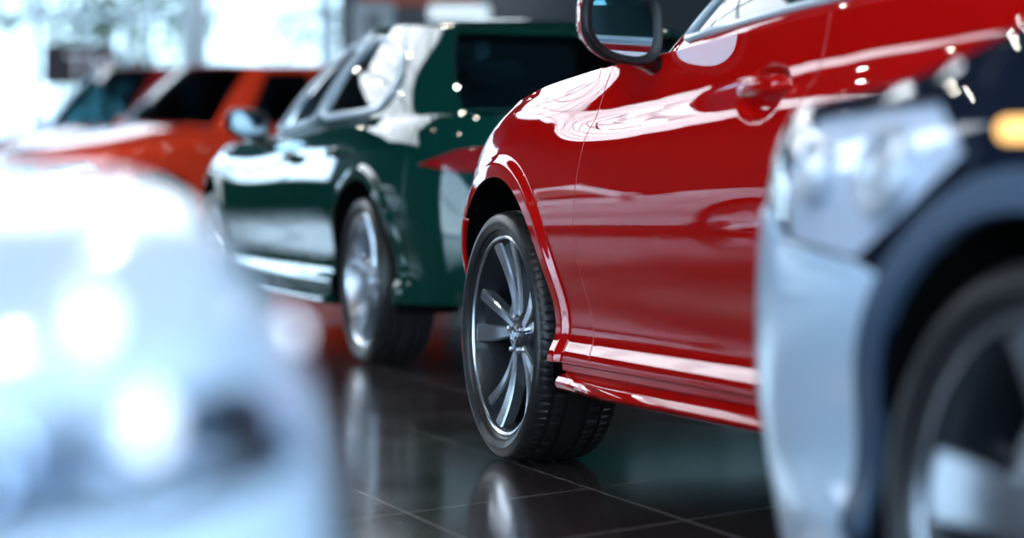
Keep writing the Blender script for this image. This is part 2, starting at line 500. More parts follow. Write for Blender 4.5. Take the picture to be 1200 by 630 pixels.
        if lamp:
            for mm in mir:
                panel('headlamp', lamp, c.side, h, M['lens'], root, -1, gap=.004, mirror=mm)
                sg = -1 if mm else 1; ld = sp.get('lamp_depth', .06)
                hl = root.children[-1]
                panel('lamp_housing', lamp, lambda s, z: c.side(s, z, -ld), h, M[sp.get('lamp_mat', 'satin')], hl, -1, gap=.0, lip=.01 - ld, mirror=mm)
                cs = np.mean([p[0] for p in lamp]); cz = np.mean([p[1] for p in lamp])
                for k, (ds, r) in enumerate(sp.get('bulbs', [(-.07, .035), (.07, .03)])):
                    p, pa, pb = [c.side(np.array([cs + ds + a]), np.array([cz + b]), .012 - ld)[0] for a, b in ((0, 0), (.02, 0), (0, .02))]
                    t1 = (pa - p) / np.linalg.norm(pa - p); nn = np.cross(pb - p, t1); nn /= np.linalg.norm(nn); t2 = np.cross(t1, nn)
                    V = []; prof = [(0, .012), (.45, .010), (.60, .002), (.68, .0), (.74, .014), (.86, .018), (1., .010), (1.05, -.02)]
                    for a in np.linspace(0, 2 * PI, 28, False):
                        for r_, e_ in prof:
                            v = p + t1 * (r * r_ * math.cos(a)) + t2 * (r * r_ * math.sin(a)) + nn * e_ * .8; V.append((v[0], sg * v[1], v[2]))
                    m_ = len(prof); Fc = [(a * m_ + b, a * m_ + b + 1, (a + 1) % 28 * m_ + b + 1, (a + 1) % 28 * m_ + b) for a in range(28) for b in range(m_ - 1)]
                    MB().add(V, Fc).build('lamp_projector', M[sp.get('bulb_mat', 'chrome')], hl)
                q = c.side(np.linspace(min(p[0] for p in lamp) + .03, max(p[0] for p in lamp) - .03, 14), np.full(14, min(p[1] for p in lamp) + .02), -.02)
                MB().tube([(a, sg * b, e) for a, b, e in q], .006, 8).build('daylight_strip', M['led'] if sp.get('led_on', True) else M['satin'], hl)
        # doors and rear quarter
        door = seam1[::-1] + [seam1[0]] if False else None
        fdoor = seam2 + c.top(seam2[-1][0], seam1[-1][0])[1:-1] + seam1[::-1]
        rdz = zt(rearedge - .25)
        seam3 = c.seam([(-c.wb + R + .03, c.zb), (-c.wb + R + .02, .45), (-c.wb + R * .75, .66), (rearedge - .1, .80), (rearedge - .22, rdz)])
        rdoor = seam3 + c.top(seam3[-1][0], seam2[-1][0])[1:-1] + seam2[::-1]
        rb = sp['rear_s']; rbz = sp.get('rbz', .62)
        aR = 180 - math.degrees(math.asin((rbz - c.zc) / R))
        quarter = c.arc(-c.wb, dB, aR, 60) + [(rb[0], rbz), (rb[1], zt(rb[1]))] + c.top(rb[1], seam3[-1][0])[1:-1] + seam3[::-1]
        rleft = c.arc(-c.wb, 180 - dB, aR, 24)          # bottom of the arch up to the seam
        ssr = np.linspace(-c.wb - R * .98, c.sT, 30)
        lowr = [(s, sp.get('zrb', .25)) for s in ssr]
        uppr = c.top(c.sT, rb[1], 40)
        lefthalf = lowr[::-1] + rleft + [(rb[0], rbz)] + [(rb[1], zt(rb[1]))]
        rbump = uppr[:-1] + lefthalf[::-1] + [(2 * c.sT - s, z) for s, z in lefthalf][1:] + [(2 * c.sT - s, z) for s, z in uppr[:-1][::-1]][:-1]
        tl = sp.get('tail'); rh = []
        if tl: rh = [tl, [(2 * c.sT - s, z) for s, z in tl]]
        for mm in mir:
            panel('front_fender', fender, c.side, h, pm, root, -1, sp.get('fender_holes', ()), mirror=mm, extra=rings(0.), shade_lip=True)
            ex = None
            if sp.get('fine'):
                ex = [(a + .0045 * (j % 2), b) for a in np.arange(-1.655, -1.395, .009) for j, b in enumerate(np.arange(.84, .985, .007))]
            o = panel('front_door', fdoor, c.side, h, pm, root, -1, shade_lip=True, mirror=mm, extra=ex); c.fdoor = o if not mm else c.fdoor
            if half: continue
            o2 = panel('rear_door', rdoor, c.side, h, pm, root, -1, shade_lip=True, mirror=mm)
            panel('rear_quarter', quarter, c.side, h, pm, root, -1, shade_lip=True, mirror=mm, extra=rings(-c.wb))
            for dd, hs in ((o, sp.get('handle1')), (o2, sp.get('handle2'))):
                if hs: c.handle(dd, hs[0], hs[1], mm)
            if tl: panel('tail_lamp', tl, lambda s, z: c.side(s, z, .003), h, M['lens_red'], root, -1, gap=.003, mirror=mm)
        if not half:
            panel('rear_bumper', rbump, c.side, h, bm_, root, -1, rh)
        # dark shell behind the gaps
        sF = sp.get('cut_s', .62); sF = .5; sR = -1.35 if half else -c.wb - .5
        sh = [(sR, .27)] + ([] if half else c.arc(-c.wb, 180 - dB, dB, 30, R + .012)) + c.arc(0, 180 - dB, dB, 30, R + .012) + [(sF, .27)] + c.top(sF, sR, 40, -.012)
        for mm in mir:
            panel('inner_shell', sh, lambda s, z: c.side(s, z, -.016), h, M['liner'], root, -1, gap=0, mirror=mm)
        # arch liners
        for ax in ((0.,) if half else (0., -c.wb)):
            for mm in mir:
                sg = -1 if mm else 1; W = sp['W']; l = MB(); V = []; Fc = []; n = 30
                aa = np.linspace(math.radians(-18), math.radians(198), n)
                for a in aa:
                    yo = c.side(np.array([ax + (R + .012) * math.cos(a)]), np.array([max(.2, c.zc + (R + .012) * math.sin(a))]))[0][1] - .012
                    for y in (yo, W - .32):
                        V.append((ax + (R + .012) * math.cos(a), sg * y, c.zc + (R + .012) * math.sin(a)))
                for i in range(n - 1): Fc.append((2 * i, 2 * i + 1, 2 * i + 3, 2 * i + 2))
                Fc.append(tuple(2 * i + 1 for i in range(n)))
                l.add(V, Fc); l.build('wheel_arch_liner', M['liner'], root)
        if sp.get('ring'):
            R2 = sp['ring']; rp_ = c.arc(0, -8, 188, 60, R + .002) + c.arc(0, 188, -8, 60, R2)
            panel('arch_cladding', rp_, lambda s, z: c.side(s, z, .010), h, M['cladding'], root, -1, gap=0., lip=.02)
        # sill
        s0, s1 = -R - .055, (-1.30 if half else -c.wb + R + .055)
        prof = sp.get('sill', [(-.03, .300), (-.012, .290), (-.006, .283), (-.006, .268), (-.016, .262), (.012, .246), (.028, .235), (.030, .228), (.022, .220), (.0, .213), (-.10, .205), (-.16, .24)])
        for mm in mir:
            sg = -1 if mm else 1; rings = []
            for s in np.linspace(s0, s1, 50):
                k = .45 + .55 * sstep(s, s0, s0 - .32)
                k *= 1.
                b = c.side(np.array([s]), np.array([.30]))[0]; b0 = b[1]
                rings.append([(b[0], sg * (b0 + (dy if dy < 0 else dy * k)), z + (.012 * (1 - k) if z < .25 else 0)) for dy, z in prof])
            MB().loft(rings).build('side_skirt', M[sp.get('sill_paint', sp['paint'])], root, angle=math.radians(22))
        # underbody
        u = MB(); W = sp['W']
        if half:
            u.box((-.9, W - .32, .30), (1.0, .5, .10)); u.box((.2, W - .50, .38), (1.1, .3, .20))
        else:
            u.box((-c.wb / 2, 0, .27), (c.wb - 2 * R - .05, 2 * W - .16, .10)); u.box((0, 0, .30), (2 * R + .3, 2 * W - .64, .14))
            u.box((-c.wb, 0, .32), (2 * R + .3, 2 * W - .64, .14)); 
        u.build('underbody', M['liner'], root)
        # bonnet
        c.deck('bonnet', sp['cowl'], c.sN, sp['hood_zc'], half)
        if not half and 'boot' in sp: c.deck('boot_lid', c.sT, sp['boot'], sp['boot_zc'])
        if half:
            yc = sp['ycut']
            V = [(.6, yc, .25), (-1.3, yc, .25), (-1.3, yc, .95), (-.3, yc, .95), (.35, yc, .86), (.6, yc, .75)]
            MB().add(V + [(x, y - .01, z) for x, y, z in V], [(0, 1, 2, 3, 4, 5), (11, 10, 9, 8, 7, 6)]).build('inner_panel', M['liner'], root)
    def deck(c, name, s0, s1, zc, half=False):
        ss = np.linspace(s0, s1, 160); q = c.side(ss, c.zs(ss))
        x, y, z = q[:, 0], q[:, 1], q[:, 2]; o = np.argsort(x); x, y, z = x[o], np.maximum(y[o], 1e-3), z[o]
        zt = table(zc)
        def fn(a, b):
            ye = np.interp(a, x, y); ze = np.interp(a, x, z); f = np.clip(np.abs(b) / ye, 0, 1.02)
            zz = zt(a); rise = np.maximum(zz - ze, 0.0)
            k = ze + rise * (1 - f ** 2.6)
            if c.sp.get('hood_ridge') and name == 'bonnet':
                k = k + c.sp['hood_ridge'] * np.exp(-((np.abs(b) - ye * .72) / .07) ** 2) * sstep(a, .70, .2)
            return np.stack([a, b, k], -1)
        L = [(a, b) for a, b in zip(x[::4], y[::4])]
        if half:
            yc = c.sp['ycut']; L = [(a, b) for a, b in L if b > yc + .01]; poly = L + [(L[-1][0], yc), (L[0][0], yc)]
        else: poly = L + [(a, -b) for a, b in L[::-1]]
        return panel(name, poly, fn, c.h * 1.4, M[c.sp['paint']], c.root, 1, gap=c.sp.get('gap', .0025))
    def handle(c, door, s, z, mm):
        sg = -1 if mm else 1; q = [c.side(np.array([s + d]), np.array([z + e]))[0] for d, e in ((.115, .0), (-.115, .012))]
        pts = []
        for k in range(11):
            f = k / 10; p = q[0] * (1 - f) + q[1] * f; bow = .030 * (math.sin(PI * f) ** .5) + .004
            pts.append((p[0], sg * (p[1] + bow), p[2]))
        r = [.008, .014, .0165, .0175, .018, .018, .018, .0185, .019, .018, .010]
        MB().tube(pts, r, 14, flat=.62).build('door_handle', M[c.sp['paint']], door)
    # --- glasshouse
    def cabin(c):
        sp, root = c.sp, c.root; h = c.h
        m = len(sp['base']); B = np.array(sp['base'], float); T = np.array(sp['roof'], float)
        n = 1200; b, t = bspl(B, n), bspl(T, n); U = np.linspace(0, m + 1, n)
        bul = sp.get('bulge', .04)
        def fn(u, v):
            sg = np.where(u < 0, -1., 1.); u2 = np.abs(u); over = u2 > m + 1; sg = np.where(over, -sg, sg); u2 = np.where(over, 2 * (m + 1) - u2, u2)
            pb = np.stack([np.interp(u2, U, b[:, k]) for k in range(3)], -1); pt = np.stack([np.interp(u2, U, t[:, k]) for k in range(3)], -1)
            v = np.asarray(v)[..., None]; p = pb * (1 - v) + pt * v
            e = .02; d = (np.stack([np.interp(np.clip(u2 + e, 0, m + 1), U, b[:, k]) for k in range(2)], -1) - np.stack([np.interp(np.clip(u2 - e, 0, m + 1), U, b[:, k]) for k in range(2)], -1))
            nn = np.stack([d[:, 1], -d[:, 0]], -1); nn = -nn if False else np.stack([d[:, 1], -d[:, 0]], -1)
            nn /= np.maximum(np.linalg.norm(nn, axis=1, keepdims=True), 1e-9)
            vv = v[:, 0]; p[:, :2] += nn * (bul * np.sin(PI * np.clip(vv, 0, 1)))[:, None]
            p[:, 1] *= sg
            return p
        c.gfn = fn; perim = np.linalg.norm(np.diff(b, axis=0), axis=1).sum(); su = perim / (m + 1); sv = .55
        c.gsc = (su, sv)
        def inv(x, z):
            uu = np.linspace(2.0, m - .4, 900); vv = np.full(900, .5)
            for _ in range(3):
                p0 = fn(uu, np.zeros(900)); p1 = fn(uu, np.ones(900)); vv = (z - p0[:, 2]) / (p1[:, 2] - p0[:, 2])
            p = fn(uu, np.clip(vv, -.3, 1.2)); o = np.argsort(p[:, 0]); return (float(np.interp(x, p[o, 0], uu[o])), float(np.interp(x, p[o, 0], vv[o])))
        c.ginv = inv
        k = 1 if sp.get('fine') else 1.3
        wins = []
        for w in sp['side_glass']:
            wins.append([inv(x, z) for x, z in cbsp(w, 60, sp.get('corner', .12))] if sp.get('round_glass', True) else [inv(x, z) for x, z in dens(w, .06)])
        uW, uB = sp['u_ws'], sp['u_bl']
        ws = [(u, .03) for u in np.linspace(-uW[0], uW[0], 24)] + [(u, .97) for u in np.linspace(uW[1], -uW[1], 24)]
        E_ = m + 1
        bl = [(2 * E_ - uu, .05) for uu in np.linspace(uB[0], 2 * E_ - uB[0], 24)][::1]
        bl = [(u, .05) for u in np.linspace(uB[0], 2 * E_ - uB[0], 24)] + [(u, .96) for u in np.linspace(2 * E_ - uB[1], uB[1], 24)]
        hole_l = wins + [[(u, v) for u, v in ws if u >= 0]]
        pm = M[sp['paint']]
        # the painted frame is split down the middle of the screens: a left and a right half
        wsl = [(0, .03)] + [(u, .03) for u in np.linspace(.3, uW[0], 14)] + [(u, .97) for u in np.linspace(uW[1], .3, 14)] + [(0, .97)]
        bll = [(u, .05) for u in np.linspace(uB[0], E_ - .3, 14)] + [(E_, .05), (E_, .96)] + [(u, .96) for u in np.linspace(E_ - .3, uB[1], 14)]
        outer = [(0, -.02), (0, .03)] + wsl[1:-1] + [(0, .97), (0, 1.0)] + [(u, 1.0) for u in np.linspace(.3, E_ - .3, 40)] + [(E_, 1.0), (E_, .96)] + bll[::-1][1:-1]
        outer = [(0, -.02), (0, .03)] + [(u, .03) for u in np.linspace(.3, uW[0], 14)] + [(u, .97) for u in np.linspace(uW[1], .3, 14)] + [(0, .97), (0, 1.)] \
            + [(u, 1.) for u in np.linspace(.3, E_ - .3, 40)] + [(E_, 1.), (E_, .96)] + [(u, .96) for u in np.linspace(E_ - .3, uB[1], 14)] + [(u, .05) for u in np.linspace(uB[0], E_ - .3, 14)] \
            + [(E_, .05), (E_, -.02)] + [(u, -.02) for u in np.linspace(E_ - .3, .3, 40)]
        for mm in (False, True):
            panel('window_frame', outer, fn, h * k, pm, root, 1, wins, gap=.001, lip=.02, mirror=mm, sc_=(su, sv))
            fr = root.children[-1]
            for i, w in enumerate(wins):
                panel('side_window', w, lambda u, v: fn(u, v), h * k, M[sp.get('glass', 'glass_dark')], root, 1, gap=.001, lip=.004, mirror=mm, sc_=(su, sv))
                q = fn(np.array([p[0] for p in w]), np.array([p[1] for p in w])); sg = -1 if mm else 1
                if sp.get('trim', 'chrome'):
                    MB().tube([(a, sg * (b_ + .003), e) for a, b_, e in q], sp.get('trim_r', .011), 8, closed=True).build('window_trim', M[sp.get('trim', 'chrome')], root)
        panel('windscreen', ws, lambda u, v: fn(u, v), h * k, M[sp.get('ws_glass', 'glass_dark')], root, 1, gap=.002, lip=.004, sc_=(su, sv))
        panel('rear_window', bl, lambda u, v: fn(u, v), h * k, M['glass_dark'], root, 1, gap=.002, lip=.004, sc_=(su, sv))
        # roof
        x, y, z = t[:, 0], t[:, 1], t[:, 2]; o = np.argsort(x); x, y, z = x[o], np.maximum(y[o], 1e-3), z[o]
        def rf(a, bb):
            ye = np.interp(a, x, y); ze = np.interp(a, x, z); f = np.clip(np.abs(bb) / ye, 0, 1)
            return np.stack([a, bb, ze + .035 * (1 - f ** 2) * np.clip(ye / y.max(), 0, 1) ** 2], -1)
        L = [(a, bb) for a, bb in zip(x[::24], y[::24])]
        panel('roof', L + [(a, -bb) for a, bb in L[::-1]], rf, h * 1.4, M[sp.get('roof_paint', sp['paint'])], root, 1, gap=0.)
        # dark trough below the glass, seats and wheel
        zb = min(B[:, 2]) - .05
        V = [(p[0], p[1], zb) for p in b[::40]] + [(p[0], -p[1], zb) for p in b[::40][::-1]]
        MB().add(V + [(x_, y_, z_ - .02) for x_, y_, z_ in V], [tuple(range(len(V))), tuple(range(2 * len(V) - 1, len(V) - 1, -1))]).build('cabin_tray', M['interior'], root, False)
        x0 = sp.get('seat_x', -1.95)
        hs = (max(T[:, 2]) - max(B[:, 2]) - .04) / .57
        if sp.get('seats', True):
            for xx in (x0, x0 - .85):
                for yy in (.38, -.38):
                    s = MB()
                    rings = []
                    for f in np.linspace(0, 1, 7):
                        zc_ = zb - .05 + (.42 * hs + .05) * f; w = .24 - .05 * f ** 2; d = .07 - .02 * f; xc = xx - .14 * f
                        rings.append([(xc + d * math.copysign(abs(math.cos(a)) ** .6, math.cos(a)), yy + w * math.copysign(abs(math.sin(a)) ** .6, math.sin(a)), zc_) for a in np.linspace(0, 2 * PI, 20, False)])
                    s.loft(rings); s.build('seat', M[sp.get('seat_mat', 'interior_light')], root)
                    hr = []
                    for f in np.linspace(0, 1, 6):
                        w = .13 * (1 - .5 * (2 * f - 1) ** 4); hr.append([(xx - .17 + .04 * math.cos(a), yy + w * math.copysign(abs(math.sin(a)) ** .6, math.sin(a)), zb + (.40 + .17 * f) * hs) for a in np.linspace(0, 2 * PI, 16, False)])
                    MB().loft(hr).build('headrest', M[sp.get('seat_mat', 'interior_light')], root.children[-1])
            st = MB(); cx, cy, cz = x0 + .62, .38, zb + .12
            ring = [(cx + .17 * math.sin(a) * .35, cy + .18 * math.cos(a), cz + .17 * math.sin(a)) for a in np.linspace(0, 2 * PI, 32, False)]
            st.tube(ring, .015, 8, closed=True); st.tube([(cx, cy - .17, cz), (cx, cy + .17, cz)], .014, 6); st.tube([(cx, cy, cz), (cx - .06, cy, cz - .15)], .014, 6)
            st.build('steering_wheel', M['black'], root)
            db = MB(); db.loft([[(x0 + .75 + .25 * math.cos(a), y_, zb + .02 + .10 * math.sin(a)) for a in np.linspace(0, 2 * PI, 16, False)] for y_ in np.linspace(-.7, .7, 5)])
            db.build('dashboard', M['interior'], root)
    def wheels(c, style, fine=False, dark=True, steer=0., axles=None):
        half = c.sp.get('partial')
        yw = c.sp['W'] - .02 - .1175
        proto = None
        for ax in ((0.,) if half else (0., -c.wb)):
            for sg in ((1,) if half else (1, -1)):
                if proto is None:
                    key = (style, fine, dark)
                    if key in WCACHE:
                        w = copy_tree(WCACHE[key], c.root)
                    else:
                        w = make_wheel(style, c.root, 'wheel', fine, dark); WCACHE[key] = w
                    proto = w
                else: w = copy_tree(proto, c.root)
                w.location = (ax, sg * yw, TR)
                w.rotation_euler = (0, 0, (0 if sg > 0 else PI) + (math.radians(steer) if ax == 0 else 0))
    def mirror(c, s, z, w=.20, hh=.165, out=.115, fine=False, face=1, mats=None, both=True):
        """door mirror: bowl-shaped housing, glass to the rear, stalk to the door"""
        b = c.side(np.array([s]), np.array([z]))[0]
        for sg in ((1, -1) if both else (1,)):
            cy = b[1] + out; cz = z + .075; n = 40
            def outl(x, k, dy=0., dz=0., kz=None):
                kz = kz or k; pts = []
                for a in np.linspace(0, 2 * PI, n, False):
                    ca, sa = math.cos(a), math.sin(a)
                    yy = w / 2 * math.copysign(abs(ca) ** .62, ca); zz = hh / 2 * math.copysign(abs(sa) ** .62, sa)
                    if yy > 0: zz *= 1 - .30 * (yy / (w / 2)) ** 2 * (1 if zz < 0 else .3)
                    pts.append((b[0] + x, sg * (cy + dy + yy * k), cz + dz + zz * kz - .012 * (1 - yy / (w / 2))))
                return pts if sg > 0 else pts[::-1]
            hb = MB()
            hb.loft([outl(.105, .12, -.01), outl(.100, .45, -.01), outl(.080, .75, -.006), outl(.045, .93), outl(.0, 1.03), outl(-.008, 1.03)], 0, True)
            root = hb.build('side_mirror', M[c.sp['paint']], c.root, angle=math.radians(40))
            bz = MB(); rr = [outl(-.006, 1.035), outl(-.022, 1.02), outl(-.030, .97), outl(-.028, .84), outl(-.016, .78)]
            bz.loft(rr, 0, False); bz.build('mirror_bezel', M['black'], root, angle=math.radians(60))
            MB().add(outl(-.017, .80), [tuple(range(n))]).add([], []).build('mirror_glass', M['mirror_glass'], root, False)
            st = MB(); q = []
            for f in np.linspace(0, 1, 6):
                px, py, pz = b[0] + .035 - .01 * f, b[1] - .01 + (out - .02) * f, z - .035 + .035 * f ** .7
                l, t2 = .055 - .02 * f, .026 - .004 * f
                q.append([(px + l * math.cos(a), sg * py, pz + t2 * math.sin(a)) for a in np.linspace(0, 2 * PI, 16, False)])
            st.loft(q); st.build('mirror_stalk', M['gloss_black'], root)
WCACHE = {}

def plan(W, nose=.85, tail=-3.65):
    return [(nose, 0), (nose - .01, .20), (nose - .06, .45), (nose - .16, W - .26), (nose - .30, W - .115), (nose - .52, W - .042), (.12, W - .010), (-.25, W), (-.8, W + .004), (-1.6, W + .004), (-2.4, W + .002),
            (tail + .85, W - .01), (tail + .50, W - .05), (tail + .25, W - .14), (tail + .09, W - .34), (tail + .02, .30), (tail, 0)]

LOW = [(.15, .05), (.22, .02), (.285, .010), (.31, .012), (.345, .034), (.39, .036), (.44, .030), (.50, .014), (.56, .004), (.62, 0), (.74, 0), (1.0, 0), (1.5, 0)]
SHF = [(-.1, .16), (0, .105), (.02, .078), (.05, .052), (.09, .036), (.13, .026), (.17, .019), (.22, .011), (.29, .003), (.36, 0), (.6, 0), (1.2, 0)]
SHD = [(-.1, .075), (0, .066), (.04, .062), (.09, .056), (.125, .050), (.150, .030), (.175, .017), (.20, .012), (.25, .006), (.32, .001), (.4, 0), (.6, 0), (1.2, 0)]
FRONT = [(.1, .10), (.2, .07), (.3, .015), (.4, 0), (.52, .0), (.6, .015), (.68, .045), (.75, .09), (.85, .16), (.95, .22), (1.2, .3)]
REAR = [(.1, .12), (.25, .06), (.35, .01), (.5, 0), (.62, .008), (.75, .02), (.85, .035), (.95, .075), (1.05, .13), (1.3, .2)]

# ---- the red car in the middle
RED = dict(W=.92, plan=plan(.92), wb=2.72, paint='red', h=.018, bz=.625, bumper_s=(.36, .44), rear_s=(-3.16, -3.2), cowl=-.56,
    zs=[(-4.6, 1.02), (-3.6, 1.04), (-3.0, 1.09), (-2.4, 1.095), (-1.75, 1.075), (-1.3, 1.045), (-.86, 1.012), (-.54, 1.0), (-.2, .978), (.05, .948), (.22, .905), (.38, .855), (.55, .79), (.75, .735), (1.0, .71), (1.9, .70)],
    low=LOW, sh_front=SHF, sh_door=SHD, front=FRONT, rear=REAR, R=.400, zc=.335,
    door_seam=(-.640, -.560, -.640), door_gap=(-1.665, -1.76), hood_zc=[(-.6, 1.075), (-.3, 1.055), (.1, 1.005), (.4, .93), (.7, .80), (.9, .70)], hood_ridge=.012,
    lamp=[(.56, .66), (.80, .62), (1.02, .60), (1.08, .66), (.98, .69), (.78, .72), (.64, .745)],
    grille=[(1.25, .33), (1.20, .50), (1.22, .64)],
    handle1=(-1.535, .918), handle2=(-2.52, .945), dents=[(-1.525, .912, .105, .058, .026), (-2.51, .94, .105, .058, .026)],
    base=[(-.50, 0, 1.06), (-.54, .40, 1.045), (-.66, .72, 1.015), (-.86, .835, 1.012), (-1.4, .855, 1.06), (-2.2, .853, 1.10), (-2.9, .80, 1.10), (-3.3, .62, 1.08), (-3.42, .3, 1.07), (-3.44, 0, 1.07)],
    roof=[(-1.25, 0, 1.46), (-1.27, .3, 1.46), (-1.36, .5, 1.45), (-1.5, .57, 1.445), (-1.85, .60, 1.46), (-2.3, .60, 1.46), (-2.7, .58, 1.44), (-2.95, .5, 1.41), (-3.05, .28, 1.40), (-3.07, 0, 1.40)],
    side_glass=[[(-.985, 1.045), (-1.60, 1.088), (-1.86, 1.10), (-1.90, 1.40), (-1.45, 1.385)], [(-1.93, 1.105), (-2.7, 1.12), (-2.86, 1.25), (-2.60, 1.36), (-1.97, 1.40)]],
    u_ws=(3.0, 3.0), u_bl=(8.4, 8.4), glass='glass', fine=True, trim='bright_trim', trim_r=.010, seat_mat='interior_light', boot=-3.25, boot_zc=[(-4, 1.0), (-3.3, 1.06), (-3.0, 1.08)],
    tail=[(-3.55, .80), (-3.95, .84), (-3.95, .93), (-3.5, .92)], lamp_mat='satin')
red = Car('car', 'glossy red car in the middle with a black and silver spoked front wheel', (-.0376, 6.99), 21, RED)
red.body(); red.cabin(); red.wheels('twin', True, True, steer=-2.)
red.mirror(-.93, 1.02, w=.19, hh=.175, out=.10)

# ---- the green saloon behind it
GREEN = dict(W=.92, plan=plan(.92, .85, -3.80), wb=2.86, paint='green', h=.03, bz=.60, bumper_s=(.36, .44), rear_s=(-3.32, -3.32), cowl=-.60,
    zs=[(-4.9, .93), (-3.8, .95), (-3.3, .965), (-2.8, .965), (-2.0, .950), (-1.4, .91), (-1.0, .885), (-.6, .885), (-.1, .89), (.2, .86), (.45, .79), (.75, .72), (1.0, .69), (1.9, .68)],
    low=LOW, sh_front=SHF, sh_door=SHF, front=FRONT, rear=REAR, R=.385, zc=.335,
    door_seam=(-.62, -.58, -.66), door_gap=(-1.90, -1.95), hood_zc=[(-.7, .98), (-.3, .965), (.1, .93), (.5, .84), (.8, .70), (.9, .68)],
    lamp=[(.56, .62), (.80, .58), (1.0, .57), (1.06, .62), (.96, .65), (.78, .68), (.64, .70)], grille=[(1.25, .33), (1.20, .50), (1.22, .60)],
    handle1=(-1.75, .80), handle2=(-2.50, .82),
    base=[(-.62, 0, .95), (-.66, .40, .93), (-.78, .72, .895), (-.98, .825, .895), (-1.5, .84, .92), (-2.2, .84, .96), (-2.9, .80, .975), (-3.25, .68, .97), (-3.42, .35, .97), (-3.45, 0, .97)],
    roof=[(-1.45, 0, 1.36), (-1.47, .3, 1.36), (-1.56, .48, 1.35), (-1.7, .55, 1.345), (-1.95, .58, 1.355), (-2.3, .58, 1.355), (-2.55, .56, 1.34), (-2.75, .48, 1.32), (-2.83, .25, 1.31), (-2.85, 0, 1.31)],
    side_glass=[[(-1.05, .93), (-1.93, .965), (-2.08, 1.305), (-1.70, 1.285), (-1.38, 1.15)], [(-1.985, .975), (-2.60, .985), (-2.77, 1.0), (-2.83, 1.06), (-2.80, 1.13), (-2.68, 1.21), (-2.45, 1.275), (-2.13, 1.31)]],
    u_ws=(3.0, 3.0), u_bl=(8.2, 8.0), trim='bright_trim', trim_r=.016, corner=.25, fine=True, boot=-3.30, boot_zc=[(-5, .92), (-3.9, .95), (-3.5, .985), (-3.3, .99)],
    tail=[(-3.40, .775), (-3.60, .745), (-4.05, .75), (-4.40, .76), (-4.40, .86), (-4.0, .87), (-3.60, .83)], seat_mat='interior')
gs = math.radians(18); gx, gy = (420 - 600) / F * 10.53, 10.53
green = Car('car', 'dark green saloon with chrome window surround behind the red car', (gx - 2.86 * math.sin(gs), gy + 2.86 * math.cos(gs)), 18, GREEN)
green.body(); green.cabin(); green.wheels('split', False, False)
green.mirror(-.98, .90, w=.20, hh=.14, out=.115)

# ---- two tall cars facing the camera at the back
def suv(paint_, dz=0., **kw):
    d = dict(W=.94, plan=plan(.94, .90, -3.75), wb=2.75, paint=paint_, h=.06, bz=.66, bumper_s=(.36, .44), rear_s=(-3.26, -3.3), cowl=-.50,
        zs=[(-4.9, 1.05), (-3.6, 1.12), (-2.4, 1.12), (-1.5, 1.10), (-.86, 1.08), (-.54, 1.06), (-.2, 1.02), (.1, .98), (.4, .925), (.7, .87), (1.0, .845), (1.9, .83)],
        low=LOW, sh_front=SHF, sh_door=SHF, front=[(.1, .10), (.2, .07), (.3, .015), (.45, 0), (.6, .0), (.75, .02), (.85, .06), (.92, .12), (1.2, .3)], rear=REAR, R=.40, zc=.335,
        door_seam=(-.62, -.56, -.62), door_gap=(-1.665, -1.74), hood_zc=[(-.6, 1.17), (-.3, 1.13), (.1, 1.05), (.5, .955), (.8, .875), (.95, .83)],
        lamp=[(.60, .74), (.84, .70), (1.02, .68), (1.08, .73), (.98, .77), (.80, .80), (.68, .815)], grille=[(1.30, .36), (1.24, .55), (1.26, .76)], led_on=True,
        handle1=(-1.52, .95), handle2=(-2.42, .96),
        base=[(-.48, 0, 1.14), (-.52, .40, 1.13), (-.64, .74, 1.10), (-.86, .845, 1.09), (-1.4, .865, 1.11), (-2.2, .865, 1.13), (-3.0, .83, 1.13), (-3.5, .70, 1.12), (-3.62, .35, 1.12), (-3.64, 0, 1.12)],
        roof=[(-1.12, 0, 1.64), (-1.14, .3, 1.64), (-1.22, .54, 1.63), (-1.36, .62, 1.62), (-1.75, .66, 1.64), (-2.3, .66, 1.64), (-2.85, .65, 1.62), (-3.2, .58, 1.59), (-3.32, .3, 1.58), (-3.34, 0, 1.58)],
        side_glass=[[(-.98, 1.13), (-1.76, 1.15), (-1.80, 1.57), (-1.36, 1.55)], [(-1.84, 1.15), (-2.7, 1.17), (-2.78, 1.54), (-1.88, 1.57)], [(-2.78, 1.17), (-3.25, 1.2), (-3.12, 1.45), (-2.86, 1.52)]],
        u_ws=(3.2, 3.2), u_bl=(8.6, 8.6), trim='gloss_black', trim_r=.008, glass='glass_dark', boot=-3.45, boot_zc=[(-5, 1.0), (-3.7, 1.1), (-3.4, 1.12)],
        tail=[(-3.45, .90), (-3.9, .92), (-3.9, 1.02), (-3.42, 1.02)], seat_mat='interior')
    if dz:
        for k in ('base', 'roof'): d[k] = [(x, y, z + dz * (1 if k == 'roof' else .4)) for x, y, z in d[k]]
        d['zs'] = [(a, b + dz * .4) for a, b in d['zs']]; d['hood_zc'] = [(a, b + dz * .4) for a, b in d['hood_zc']]
        d['side_glass'] = [[(x, z + dz * (.45 if z < 1.3 else 1)) for x, z in w] for w in d['side_glass']]
    d.update(kw); return d
def place(px, Y, heading, lx, W=.94):
    """left front wheel contact of a car whose centre line at local x = lx shows at px"""
    th = math.radians(heading); fx, fy = -math.sin(th), math.cos(th); l = (-math.cos(th), -math.sin(th))
    x = (px - 600) / F * Y
    return (x - fx * lx + l[0] * (W - .02), Y - fy * lx + l[1] * (W - .02))
orange = Car('car', 'orange red tall car facing the camera behind the green saloon', place(172, 24.6, 132, -.5), 132, suv('orange', .09))
orange.body(); orange.cabin(); orange.wheels('split', False, False); orange.mirror(-.92, 1.11, w=.22, hh=.17, out=.13)
van = Car('car', 'red car with pale bonnet and roof at the far left under the dark sign', place(75, 27.4, 132, -.5), 132, suv('crimson', .18))
